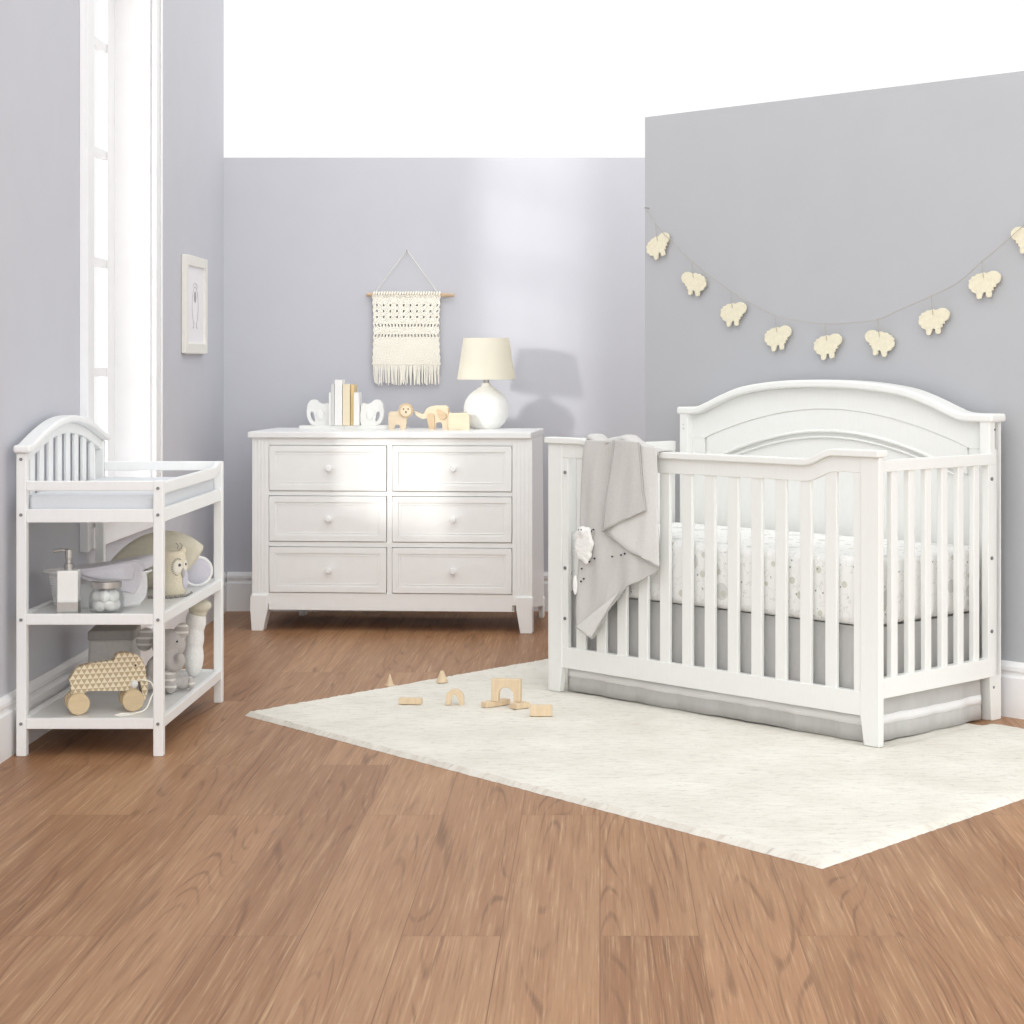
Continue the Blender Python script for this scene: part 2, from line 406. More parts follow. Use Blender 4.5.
# ------------------------------------------------------------------ rug
A, B_, C_, D = (-1.187,6.52), (.52,4.557), (1.68,5.90), (-.150,7.76)
nu, nv = 170, 130; rnd = random.Random(3)
def rugpt(u, v):
    ab = (A[0]+(B_[0]-A[0])*u, A[1]+(B_[1]-A[1])*u); dc = (D[0]+(C_[0]-D[0])*u, D[1]+(C_[1]-D[1])*u)
    return ab[0]+(dc[0]-ab[0])*v, ab[1]+(dc[1]-ab[1])*v
rows = []; rt = .016
def edge_t(t): return max(0., min(1., t))
for i in range(nv+1):
    v = i/nv; r = []
    for j in range(nu+1):
        u = j/nu; x, y = rugpt(u, v)
        e = min(u*2.6, (1-u)*2.6, v*1.85, (1-v)*1.85)
        cl = Matrix.Rotation(-CR,4,'Z') @ (Vector((x,y,0))-CO); dd = math.hypot(max(0,-cl.x,cl.x-1.473), max(0,-cl.y,cl.y-.70))
        rt = .0035+.0125*smooth01(dd/.06)
        z = rt*math.sqrt(max(0, 1-(1-min(1, e/.008))**2)) if e < .008 else rt
        jit = .0022 if e > .001 else .0018
        r.append((x+rnd.uniform(-jit,jit), y+rnd.uniform(-jit,jit), max(.0005, z+rnd.uniform(-.0022,.0005)*(1 if e > .001 and rt > .008 else 0))))
    rows.append(r)
tag(MB().grid(rows).build('rug', 'rug', smooth=True, merge=False), 'large cream wool rug under the crib', 'rug')

# ------------------------------------------------------------------ crib
crib = thing('crib', 'white wooden baby crib with arched headboard and slatted sides', 'crib', CO, CR)
L, Wd, RT = 1.473, .70, .0045
FT = [(0,.893),(.165,.893)]
def fprof(s):   # underside of the cap along the front
    e = min(s, L-s); return .857+.035*(1-smooth01((e-.17)/.12))
ss = [L*i/90 for i in range(91)]
for x0, x1, tap in ((0,.072,.058),(L-.072,L,L-.058)):
    pts = [(x0,RT),(tap,RT),(x1,.095),(x1,.892),(x0,.892)] if x0 == 0 else [(tap,RT),(x1,RT),(x1,.892),(x0,.892),(x0,.095)]
    MB().prism(pts, 'y', 0, .026).build('leg', 'crib', crib, bevel=.003)
H0, H1 = .058, 1.449
for x0, x1, b0 in ((H0,H0+.04,.0045),(H1-.04,H1,0)):
    pts = [(.632,.15),(.645,b0),(.70,b0),(.70,1.0),(.632,1.0)]
    MB().prism(pts, 'x', x0, x1).build('leg', 'crib', crib, bevel=.003)
inn = [s for s in ss if .06 <= s <= L-.06]
front = MB().prism([(.071,.094),(L-.071,.094),(L-.071,.168),(.071,.168)], 'y', .002, .025).build('front_panel', 'crib', crib, bevel=.002)
MB().band([(s,fprof(s)) for s in inn], [(s,fprof(s)-.05) for s in inn], .002, .024).build('top_rail', 'crib', front, bevel=.002)
ext = [-.008]+ss+[L+.004]
MB().band([(s,fprof(min(max(s,0),L))+.022) for s in ext], [(s,fprof(min(max(s,0),L))) for s in ext], -.012, .040).build('cap_rail', 'crib', front, bevel=.006, seg=3)
for i in range(12):
    s = .139+i*.1018
    MB().box(s, s+.046, .006, .020, .16, fprof(s+.026)-.045).build('slat', 'crib', front, bevel=.003)
for a, b2 in ((.072,.1),(L-.1,L-.072)):
    MB().box(a, b2, .004, .022, .16, fprof(a)-.045).build('stile', 'crib', front, bevel=.002)
for z in (.79,.45,.27): bolt((.086,.003,z), 'y', .006, front)
def end_panel(xa, xb):
    o = MB().box(xa, xb, .027, .635, .150, .212).build('end_panel', 'crib', crib, bevel=.002)
    MB().box(xa, xb, .027, .635, .846, .882).build('top_rail', 'crib', o, bevel=.002)
    for i in range(6):
        w0 = .080+i*.0885
        MB().box(xa+.005, xb-.005, w0, w0+.032, .205, .85).build('slat', 'crib', o, bevel=.003)
    MB().box(xa+.002, xb-.002, .600, .635, .21, .848).build('stile', 'crib', o, bevel=.002)
    for z in (.80,.54,.30): bolt((xb-.0 if xa > .7 else xa, .618, z), 'x', .006, o, .0015)
end_panel(L-.036, L-.006); end_panel(.006, .036)
HP = [(0,.985),(.13,.986),(.19,1.003),(.27,1.034),(.36,1.062),(.47,1.079),(.6,1.089),(L/2,1.092)]
HP = HP+[(L-s,z) for s, z in reversed(HP[:-1])]
HPc = [(p[0],p[1]) for p in catmull([(s,z,0) for s,z in HP], 6)]
def hp(s): return interp(HPc, s)
def arch(s, lo, hi, s0):   # inner arch curves
    e = min(s-H0, H1-s); t = max(0, min(1, (e-s0)/((H1-H0)/2-s0))); return lo+(hi-lo)*math.sin(t*PI/2)**.9
hs = [H0+(H1-H0)*i/100 for i in range(101)]
hb = MB().band([(s,hp(s)) for s in hs], [(s,.15) for s in hs], .672, .69)
head = hb.build('headboard', 'crib', crib)
MB().band([(s,hp(s)) for s in hs], [(s,arch(s,.895,1.016,.10)) for s in hs], .660, .672).build('arch_board', 'crib', head, bevel=.002)
i2 = [s for s in hs if H0+.10 <= s <= H1-.10]
MB().band([(s,arch(s,.895,1.016,.10)) for s in i2], [(s,arch(s,.80,.938,.10)) for s in i2], .664, .672).build('arch_board', 'crib', head, bevel=.002)
for a in (H0+.04, H1-.10): MB().box(a, a+.06, .662,.672,.2,.9).build('stile', 'crib', head, bevel=.002)
i3 = [s for s in hs if H0+.13 <= s <= H1-.13]
MB().tube([(s,.664,arch(s,.80,.938,.10)) for s in i3], .006).build('moulding', 'crib', head, smooth=True)
MB().tube([(s,.666,arch(s,.80,.938,.10)-.022) for s in i3], .004).build('moulding', 'crib', head, smooth=True)
ex = [H0-.012]+hs+[H1+.012]
MB().band([(s,hp(min(max(s,0),L))+.028) for s in ex], [(s,hp(min(max(s,0),L))) for s in ex], .626, .712).build('cap_rail', 'crib', head, bevel=.008, seg=3)
for z in (.945,.93): bolt((H0+.02,.634,z), 'y', .004, head, .002)
for z in (.16,.11): bolt((H1,.655,z), 'x', .005, head, .001)
bolt((H1,.66,.96), 'x', .004, head, .001)
MB().box(.13, L-.13, .12, .60, .335, .3605).build('mattress_base', 'crib', crib)

# mattress in its fitted sheet
mt = thing('crib_mattress', 'crib mattress in a white sheet printed with lambs and dots', 'mattress', CO, CR)
rows = []; nz_ = 14
def rbox(x0,x1,y0,y1,z0,z1,r,name,m,parent,wr=0.,n=40,seed=1):
    """soft rounded slab"""
    rr = random.Random(seed); bm = MB(); ring = []
    def outline(ins):
        pts = []; a0, a1, b0, b1 = x0+ins, x1-ins, y0+ins, y1-ins; q = max(r*1.3-ins, .004)
        for cx_, cy_, s_ in ((a1-q,b1-q,0),(a0+q,b1-q,1),(a0+q,b0+q,2),(a1-q,b0+q,3)):
            for k in range(6):
                a = (s_+k/5)*PI/2; pts.append((cx_+q*math.cos(a), cy_+q*math.sin(a)))
        return pts
    rows = []
    for k in range(6):
        a = -PI/2+k/5*PI/2; rows.append([(px,py,z0+r+r*math.sin(a)) for px,py in outline(r*(1-math.cos(a)))])
    for k in range(6):
        a = k/5*PI/2; rows.append([(px,py,z1-r+r*math.sin(a)) for px,py in outline(r*(1-math.cos(a)))])
    bm.grid(rows, None, True); nn = len(rows[0]); b = len(bm.v)-nn*len(rows)
    bm.f.append(tuple(b+j for j in range(nn-1,-1,-1))); bm.f.append(tuple(b+nn*(len(rows)-1)+j for j in range(nn)))
    return bm.build(name, m, parent, smooth=True)
rbox(.05, L-.05, .034, .625, .362, .577, .028, 'fitted_sheet', 'sheet', mt)

# crib skirt
sk = thing('crib_skirt', 'grey crib skirt with a white band hanging below the mattress', 'crib skirt', CO, CR)
def wave(t, ph): return .0035*math.sin(t*31+ph)+.002*math.sin(t*67+ph*2)
def skirt_side(P0, P1, nrm, ph, name='skirt_panel'):
    n = 90; rows = []; trim = []; Ln = math.hypot(P1[0]-P0[0], P1[1]-P0[1])
    def at(t, z, off):
        k = 1-(z-.02)/.34; d = wave(t*Ln, ph)*(.3+.7*k)+off+.012*k
        return (P0[0]+(P1[0]-P0[0])*t+nrm[0]*d, P0[1]+(P1[1]-P0[1])*t+nrm[1]*d, z+(.0016*math.sin(t*Ln*9+ph) if z < .3 else 0))
    for z in (.360,.28,.2,.14,.1,.07,.045,.0072): rows.append([at(i/n, z, 0) for i in range(n+1)])
    o = MB().grid(rows).build(name, 'skirt', sk, smooth=True, solid=.0015)
    for z in (.088,.073,.058): trim.append([at(i/n, z, .0018) for i in range(n+1)])
    MB().grid(trim).build('white_band', 'white_cloth', o, smooth=True, solid=.001)
skirt_side((.064,.052), (L-.085,.052), (0,-1), .3)
skirt_side((L-.058,.06), (L-.058,.615), (1,0), 1.7)
skirt_side((.058,.06), (.058,.615), (-1,0), 2.2)

# blanket over the front rail
bk = thing('baby_blanket', 'grey baby blanket with a white lamb, draped over the crib rail', 'blanket', CO, CR)
def ruled(pairs, off, n=26, m=9, amp=.0045, ph=0.):
    rows = []
    LP = catmull([(a[0],a[1],0) for a, _ in pairs], m); RP = catmull([(b_[0],b_[1],0) for _, b_ in pairs], m)
    for i, (a, c) in enumerate(zip(LP, RP)):
        r = []
        for j in range(n+1):
            t = j/n; s_, z = a[0]+(c[0]-a[0])*t, a[1]+(c[1]-a[1])*t
            wv = amp*math.sin(s_*46+z*7+ph)+amp*.6*math.sin(s_*85-z*16+ph)
            r.append((s_, off+wv-.004*math.sin(PI*t), z))
        rows.append(r)
    return rows
main = [((.229,.910),(.39,.912)),((.207,.837),(.388,.829)),((.196,.729),(.39,.714)),((.19,.606),(.41,.60)),((.187,.52),(.50,.545)),
        ((.186,.46),(.577,.49)),((.183,.40),(.50,.445)),((.18,.33),(.40,.393)),((.183,.253),(.26,.221))]
over = []
def topz(s): return max(fprof(s)+.022+.009, .914+.010*math.sin(s*38-.4)-.07*smooth01((s-.44)/.12))
for k, (wv, dz) in enumerate(((-.027,-.014),(-.026,-.004),(-.020,.003),(-.005,.006),(.015,.006),(.035,.004),(.044,-.004),(.047,-.02),(.047,-.045))):
    row = []
    for j in range(31):
        s_ = .227+(.572-.227)*j/30; q = smooth01((s_-.46)/.10)
        zz = topz(s_)+dz+.004*math.sin(j*.9); lo_ = fprof(s_)+.022+.004+(dz if wv > .04 or wv < -.022 else 0)*(.6 if wv > .04 else 1)
        row.append((s_, wv, zz*(1-q)+lo_*q))
    over.append(row)
body = MB().grid(ruled(main, -.027)).grid(over).build('blanket_body', 'grey_cloth', bk, smooth=True, solid=.004)
lightp = [((.497,.905),(.572,.895)),((.50,.841),(.575,.80)),((.44,.72),(.575,.70)),((.345,.625),(.579,.62)),((.325,.60),(.583,.56)),((.45,.54),(.586,.495))]
MB().grid(ruled(lightp, -.037, amp=.002, ph=1)).build('turned_reverse', 'grey_light', bk, smooth=True, solid=.004)
flap = [((.382,.918),(.50,.912)),((.366,.807),(.51,.841)),((.346,.722),(.519,.751)),((.323,.60),(.535,.682))]
MB().grid(ruled(flap, -.047, amp=.002, ph=2)).build('folded_flap', 'grey_cloth', bk, smooth=True, solid=.004)
under = [((.385,.386),(.402,.394)),((.28,.318),(.345,.33)),((.185,.254),(.262,.220))]
MB().grid(ruled(under, -.036, amp=.001)).build('turned_corner', 'grey_light', bk, smooth=True, solid=.003)
multi('hem', 'hem', bk, [
 MB().tube([(p[0],-.049,p[1]) for p in [(.382,.915),(.366,.807),(.346,.722),(.323,.60)]], .0035),
 MB().tube([(p[0],-.049,p[1]) for p in [(.50,.91),(.51,.841),(.519,.751),(.535,.682),(.43,.645),(.323,.60)]], .0035),
 MB().tube([(p[0],-.040,p[1]) for p in catmull([(.323,.60,0),(.40,.563,0),(.45,.538,0),(.52,.52,0),(.586,.495,0)],4)], .004),
 MB().tube([(p[0],-.038,p[1]) for p in [(.402,.394),(.345,.33),(.262,.220),(.185,.254)]], .0035)], smooth=True)
lam = MB(); rr = random.Random(5)
for k in range(26):
    a = k*2.4; q = math.sqrt(k/26); lam.ell((.228+.036*q*math.cos(a), -.040, .545+.056*q*math.sin(a)), (.016,.009,.017), 10, 6)
lam.ell((.222,-.044,.592), (.022,.011,.018))
lamb = lam.build('lamb_patch', 'fluff', bk, remesh=.004, smooth_it=2)
multi('eye', 'dark', lamb, [MB().ell((.212,-.052,.597), (.003,.003,.003)), MB().ell((.226,-.053,.598), (.003,.003,.003))])
MB().ell((.268,-.036,.592), (.008,.003,.011)).ell((.262,-.036,.578), (.006,.003,.007)).build('bow', 'hem', lamb)
MB().ell((.178,-.036,.40), (.010,.008,.034)).build('second_lamb_patch', 'fluff', bk, smooth=True)
for s_, z in ((.250,.487),(.232,.482),(.275,.500),(.362,.513),(.405,.521),(.422,.527),(.212,.46),(.222,.425),(.208,.415),(.27,.60),(.262,.594)):
    MB().ell((s_, -.0375, z), (.0042,.003,.0034), 10, 6).build('stitched_dot', 'dark', bk)

# ------------------------------------------------------------------ garland of felt sheep
cord_pts = [(-.224,1.789),(-.189,1.748),(-.151,1.707),(-.071,1.641),(.029,1.567),(.137,1.499),(.231,1.447),(.347,1.392),(.449,1.353),(.554,1.333),(.675,1.32),(.783,1.322),(.912,1.333),(1.024,1.371),(1.143,1.41),(1.254,1.455),(1.347,1.52),(1.426,1.574),(1.51,1.635),(1.66,1.755)]
gar = thing('garland_cord', 'thin natural cord swagged across the wall above the crib', 'garland', CO, CR)
MB().tube(catmull([(s,.7365,z) for s,z in cord_pts], 4), .0011, 6).build('cord', 'cord', gar, smooth=True)
for s, z in (cord_pts[0], cord_pts[-1]): MB().tube([(s,.762,z),(s,.733,z)], .0018, 8).build('nail', 'screw', gar)
SO = loopc([((x-705)*.00091, (805-y)*.00066) for x, y in [(637,812),(640,796),(637,788),(648,778),(650,768),(664,764),(672,754),(688,752),(700,746),(712,750),(726,744),(738,738),(754,740),(766,748),(776,764),(774,784),(768,798),(754,808),(756,818),(744,824),(746,834),(738,842),(738,862),(734,872),(720,872),(715,860),(714,848),(702,850),(697,866),(692,880),(680,882),(674,874),(672,856),(662,850),(652,846),(648,834),(640,828)]], 3)
def make_sheep(flip):
    r = bpy.data.objects.new('felt_sheep', None); C.objects.link(r); r.empty_display_size = .03
    k = -1 if flip else 1
    MB().flat([[(k*x,z) for x,z in (SO if k == 1 else list(reversed(SO)))]], -.003, .003).build('felt_body', 'felt', r, bevel=.0012)
    return r
sheep = [(-.162,1.637,.2,0),(.029,1.486,0,1),(.228,1.366,-.06,0),(.447,1.273,0,0),(.681,1.241,0,0),(.916,1.252,0,1),(1.145,1.326,-.04,0),(1.351,1.446,-.03,0),(1.522,1.588,0,1)]
ordn = ['at the high corner end of the cord','facing the corner, high on the falling cord','third along from the corner, above the headboard shoulder',
        'fourth along from the corner, above the headboard curve','hanging lowest at the middle of the cord','facing the corner, just past the lowest point',
        'where the cord starts to rise, third from the far end','second from the far end of the cord, high up','cut off by the picture edge at the far end']
protos = {}; hung = []
Rm = Matrix.Rotation(CR,4,'Z')
for i, (s, z, tilt, fl) in enumerate(sheep):
    p = CO + Rm @ Vector((s, .7460, z))
    if fl not in protos: o = protos[fl] = make_sheep(fl)
    else: o = copy_tree(protos[fl])
    o.location = p; o.rotation_euler = (0, -tilt, CR)
    hung.append((o, interp(cord_pts, s)-z, tilt))
    tag(o, 'cream felt sheep '+ordn[i], 'sheep ornament', 'felt sheep hanging from the garland cord')

for o, cz, tilt in hung:
    ct, sn = math.cos(tilt), math.sin(tilt)
    MB().tube([(x*ct+q*sn, y, -x*sn+q*ct) for x, y, q in ((0,-.0045,.020),(0,-.0118,min(.05, cz-.018)),(0,-.0138,cz+.003))], .0011, 6).build('thread', 'cord', o)

# ------------------------------------------------------------------ dresser
DO = Vector((-1.531, 8.58, 0)); DR = -.075
dr = thing('dresser', 'white six drawer dresser standing against the back wall', 'dresser', DO, DR)
DW, DD = 1.24, .50
zt0, zt1 = .848, .875
zr = [(.617,.814),(.395,.592),(.171,.368)]
xs = [(.078,.597),(.625,1.149)]
case = MB().box(.069, DW-.08, .02, DD, .09, zt0).build('case', 'drawer', dr, bevel=.002)
multi('stile', 'drawer', case, [MB().box(0, .075, 0, .0195, .12, zt0), MB().box(DW-.088, DW, 0, .0195, .12, zt0)], bevel=.0015)
MB().box(.600,.622,.003,.0195,.168,.817).build('stile', 'drawer', case)
multi('rail', 'drawer', case, [MB().box(.075, DW-.088, .002, .0195, a, b2) for a, b2 in ((.817,zt0),(.595,.614),(.371,.392),(.092,.168))], bevel=.001)
MB().box(-.016, DW-.004, -.016, DD+.015, zt0, zt1).build('top', 'white', dr, bevel=.004, seg=3)
for x0, x1 in ((.002,.02),(DW-.024,DW-.006)): MB().prism([(.021,.11),(DD+.055,.05),(DD-.012,zt0),(.021,zt0)], 'x', x0, x1).build('side_panel', 'white', dr, bevel=.002)
for k, (x0, x1) in enumerate(((-.006,.072),(DW-.072,DW+.004))):
    q = MB(); i0 = (.0,.052) if k == 0 else (DW-.052,DW+.0)
    q.prism([(i0[0],0),(i0[1],0),(x1 if k == 0 else x1-.004,.092),(x1,.15),(x1-.006,.158),(x0+.006,.158),(x0,.15),(x0+(.004 if k else 0),.092)], 'y', -.012, .05)
    q.build('foot', 'drawer', dr, bevel=.003)
for x0, x1 in ((.09,.125),(DW-.03,DW+.0)):
    MB().prism([(x0+.004,0),(x1-.004,0),(x1,.095),(x0,.095)], 'y', DD-.005, DD+.05).build('foot', 'drawer', dr, bevel=.003)
for x0, x1 in ((.006,.066),(DW-.080,DW-.012)):
    st = MB()
    for k in range(4):
        xx = x0+(x1-x0)*(k+.5)/4; st.box(xx-.0045, xx+.0045, -.0018, .001, .17, .835)
    st.build('fluting', 'drawer', dr, bevel=.0012)
for x0, x1 in xs:
    for z0, z1 in zr:
        d = MB().box(x0, x1, .001, .06, z0, z1)
        fr = .026
        for a in ((x0,x1,z0,z0+fr),(x0,x1,z1-fr,z1),(x0,x0+fr,z0+fr,z1-fr),(x1-fr,x1,z0+fr,z1-fr)): d.box(a[0],a[1],-.004,.001,a[2],a[3])
        g = fr+.008
        for a in ((x0+g,x1-g,z0+g,z0+g+.004),(x0+g,x1-g,z1-g-.004,z1-g),(x0+g,x0+g+.004,z0+g,z1-g),(x1-g-.004,x1-g,z0+g,z1-g)): d.box(a[0],a[1],-.001,.001,a[2],a[3])
        o = d.build('drawer', 'drawer', dr, bevel=.0012)
        MB().lathe([(.0,-.002),(.007,-.002),(.006,.008),(.006,.014),(.013,.019),(.015,.025),(.012,.031),(0,.033)], 20, T=TM(((x0+x1)/2+.008,.001,(z0+z1)/2), rx=PI/2)).build('knob', 'white', o, smooth=True)

ZT = zt1
# lamp
lp = thing('table_lamp', 'white round table lamp with cream tapered shade on the dresser', 'lamp', (-.520, 8.915, ZT))
R_ = .1035
prof = [(0,0),(.056,0)]+[(R_*math.cos(a), .088+.103*math.sin(a)) for a in [(-57+k*10.3)*PI/180 for k in range(13)]]+[(.040,.186),(.026,.192),(.021,.200),(.019,.210),(.0,.211)]
MB().lathe(prof, 40).build('lamp_base', 'chalk', lp, smooth=True)
MB().lathe([(.0,.205),(.013,.205),(.013,.222),(.016,.222),(.016,.228),(.006,.228),(.006,.30),(0,.30)], 16).build('socket', 'chrome', lp)
MB().lathe([(.133,.226),(.1045,.415),(.1025,.415),(.131,.226),(.133,.226)], 48).build('lamp_shade', 'shade', lp, smooth=True)
sp = MB().tube([(-.103,0,.408),(.103,0,.408)], .0018, 6).tube([(0,-.103,.408),(0,.103,.408)], .0018, 6).tube([(0,0,.29),(0,0,.408)], .003, 8)
sp.build('shade_spider', 'chrome', lp)

# bookends: elephant heads on base plates, with books between
def bookend(name, x, flip, label):
    t = thing(name, label, 'bookend', (x, 8.93, ZT), 0, 'elephant bookends on the dresser'); k = -1 if flip else 1
    x0, x1 = sorted((k*-.03, k*.1752)); MB().box(x0, x1, -.055, .055, 0, .016).build('base_plate', 'bisque', t, bevel=.002)
    q = .1074*.00458
    out = [(350,290),(300,284),(262,272),(232,248),(205,243),(178,252),(155,285),(146,330),(146,380),(156,425),(176,462),(200,478),(235,482),(352,484)]
    hole = [(192,352),(207,362),(216,392),(222,438),(212,446),(196,430),(182,400),(181,365)]
    f = lambda P: [(k*((p[0]-145)*q), (484-p[1])*q+.0155) for p in P]
    o1, h1 = loopc(f(out), 4), loopc(f(hole), 4)
    MB().flat([o1, h1], -.02, .02).build('elephant_head', 'bisque', t, bevel=.004)
    MB().ell((k*.062,-.021,.065), (.018,.006,.026)).build('ear', 'bisque', t, smooth=True)
    return t
bookend('elephant_bookend', -1.34, False, 'white elephant head bookend with trunk turned towards the window')
bookend('elephant_bookend', -.989, True, 'white elephant head bookend with trunk turned towards the lamp')
def book(x0, x1, ztop, cover, label, y0=8.87, dep=.11):
    zb = ZT+.0165
    t = thing('book', label, 'book', (x0, y0, zb), 0, 'books between the elephant bookends'); w_ = x1-x0; h = ztop-zb
    MB().box(0, w_, 0, .003, 0, h).box(0, .002, .003, dep, 0, h).box(w_-.002, w_, .003, dep, 0, h).build('cover', cover, t, bevel=.0012)
    MB().box(.0022, w_-.0022, .0032, dep-.004, .003, h-.003).build('pages', 'pages', t)
book(-1.2335,-1.2245,1.042,'book_white','short thin white book beside the window side bookend')
book(-1.2235,-1.2085,1.080,'book_grey','pale grey book left of the tallest white book')
book(-1.207,-1.173,1.100,'book_white','tallest thick white book in the row')
book(-1.170,-1.138,1.080,'book_cream','thick cream book right of the tallest white book')
book(-1.136,-1.121,1.078,'book_yellow','straw yellow book next to the thick cream book', 8.885)
book(-1.120,-1.097,1.042,'book_white','short white book beside the lamp side bookend', 8.865)

# wooden animals
q_ = .1758*.00455
def ap(P, ox): return [((p[0]-ox)*q_, (281-p[1])*q_) for p in P]
def apx(cx_): return (300+cx_*.1758-600)*.00455
a1 = thing('wooden_lion', 'pale wooden toy lion with drawn face on the dresser', 'toy animal', (apx(560), 8.86, ZT), 0, 'wooden toy animals on the dresser')
MB().flat([loopc(ap([(508,190),(540,180),(585,180),(610,215),(600,281),(575,281),(570,258),(545,256),(537,281),(510,281)], 560), 3)], -.012, .012).build('body', 'toywood', a1, bevel=.002)
hd = MB().lathe([(0,-.006),(.034,-.006),(.034,.006),(0,.006)], 12, T=TM((.037,-.014,.086), rx=PI/2)); h_ = hd.build('mane', 'toywood2', a1, bevel=.002)
MB().lathe([(0,-.004),(.025,-.004),(.025,.004),(0,.004)], 24, T=TM((.037,-.023,.084), rx=PI/2)).build('face', 'toywood', a1, bevel=.001)
multi('eye', 'tag', a1, [MB().ell((x,-.0275,.093), (.0035,.0015,.0035),10,6) for x in (.027,.048)])
MB().ell((.038,-.0275,.079), (.004,.0015,.005),10,6).build('nose', 'tag', a1)
a2 = thing('wooden_elephant', 'pale wooden toy elephant with darker ear between lion and block', 'toy animal', (apx(760), 8.87, ZT), 0, 'wooden toy animals on the dresser')
MB().flat([loopc(ap([(648,178),(668,182),(700,195),(722,165),(750,150),(800,146),(846,158),(846,281),(815,281),(808,245),(778,245),(768,281),(735,281),(728,222),(700,222),(668,206)], 760), 3)], -.012, .012).build('body', 'toywood', a2, bevel=.002)
MB().flat([loopc(ap([(724,200),(748,190),(766,206),(764,281),(738,281)], 760), 3)], -.018, -.012).build('front_leg', 'toywood2', a2, bevel=.0015)
MB().flat([loopc(ap([(778,170),(815,180),(836,205),(815,225),(792,210)], 760), 4)], -.02, -.012).build('ear', 'toywood2', a2, bevel=.0015)
a3 = thing('wooden_hippo', 'plain pale wooden toy animal block beside the lamp', 'toy animal', (apx(910), 8.78, ZT), 0, 'wooden toy animals on the dresser')
MB().flat([loopc(ap([(856,190),(880,186),(940,184),(966,192),(972,220),(970,281),(945,281),(925,279),(890,279),(870,281),(857,281)], 910), 3)], -.014, .014).build('body', 'toywood', a3, bevel=.003)
MB().box((848-910)*q_, (856-910)*q_, -.013, .013, 0, .098).build('head_edge', 'toywood2', a3, bevel=.002)

# ------------------------------------------------------------------ wall hanging
wh = thing('macrame_hanging', 'cream woven wall hanging on a wooden rod above the dresser', 'wall hanging', (-.915, 9.226, 0))
MB().tube(catmull([(-.190,0,1.499),(-.08,0,1.503),(.08,0,1.500),(.226,0,1.496)],6), [.0085+.0015*math.sin(i*1.3) for i in range(19)], 10).build('rod', 'rod', wh, smooth=True)
MB().tube([(-.150,-.002,1.507),(-.004,.006,1.706),(0,.008,1.710),(.004,.006,1.706),(.148,-.002,1.506)], .0022, 6).build('hanging_cord', 'white_cord', wh, smooth=True)
MB().tube([(0,.024,1.708),(0,-.004,1.708)], .003, 8).build('nail', 'screw', wh)
x0, x1, z0, z1 = -.162, .160, 1.168, 1.497
NXc, NZc = 160, 130; holes = set()
def cellz(zz): return int((z1-zz)/(z1-z0)*NZc)
for zc in (1.452,1.424,1.397):
    for k in range(10):
        i0 = int((k+.5)/10*NXc); r = cellz(zc)
        holes |= {(r+a_,i0+b_) for a_ in range(4) for b_ in range(4) if (a_,b_) not in ((0,0),(3,3))}
for zc in (1.360,1.312):
    for k in range(20):
        i0 = int((k+.5)/20*NXc); r = cellz(zc); holes |= {(r+a_,i0+b_) for a_ in range(5) for b_ in range(3)}
pm = MB(); idx = {}
def pv(r, i, side):
    k = (r, i, side)
    if k not in idx:
        tx = i/NXc; z = z1-(z1-z0)*r/NZc; sag = .012*math.sin(PI*min(1, r/NZc))*(2*tx-1)*-.5
        y = (-.010 if side == 0 else .002)+(.0022*math.sin(r*2.0)*math.sin(i*1.0) if side == 0 else 0)
        idx[k] = len(pm.v); pm.v.append((x0+(x1-x0)*tx+sag+.002*math.sin(r*.5)*(2*tx-1), y, z))
    return idx[k]
for r in range(NZc):
    for i in range(NXc):
        if (r,i) in holes: continue
        pm.f.append((pv(r,i,0),pv(r,i+1,0),pv(r+1,i+1,0),pv(r+1,i,0))); pm.f.append((pv(r,i,1),pv(r+1,i,1),pv(r+1,i+1,1),pv(r,i+1,1)))
        for dr_, di, e in ((-1,0,((r,i),(r,i+1))),(1,0,((r+1,i+1),(r+1,i))),(0,-1,((r+1,i),(r,i))),(0,1,((r,i+1),(r+1,i+1)))):
            nb = (r+dr_, i+di)
            if nb in holes or not (0 <= nb[0] < NZc and 0 <= nb[1] < NXc):
                (a, b_), (c_, d_) = e; pm.f.append((pv(a,b_,0),pv(a,b_,1),pv(c_,d_,1),pv(c_,d_,0)))
pm.build('woven_panel', 'yarn', wh, merge=False)
lp2 = MB()
for k in range(26):
    x = -.155+.310*k/25; lp2.tube([(x+.0115*math.sin(a)*.2, -.0125*math.cos(a), 1.499+.0125*math.sin(a)) for a in [j*2*PI/10 for j in range(11)]], .0045, 6)
lp2.build('loops_over_rod', 'yarn', wh, smooth=True)
fg = MB(); rr = random.Random(2)
for k in range(54):
    x = -.155+.309*k/53; e = x+rr.uniform(-.006,.006); zb = 1.075+rr.uniform(-.006,.010)
    fg.tube([(x,-.005,1.172),((x+e)/2+rr.uniform(-.002,.002),-.004-rr.uniform(0,.006),1.125),(e,-.004,zb)], [.0032,.003,.0026], 6)
fg.build('fringe', 'yarn', wh, smooth=True)

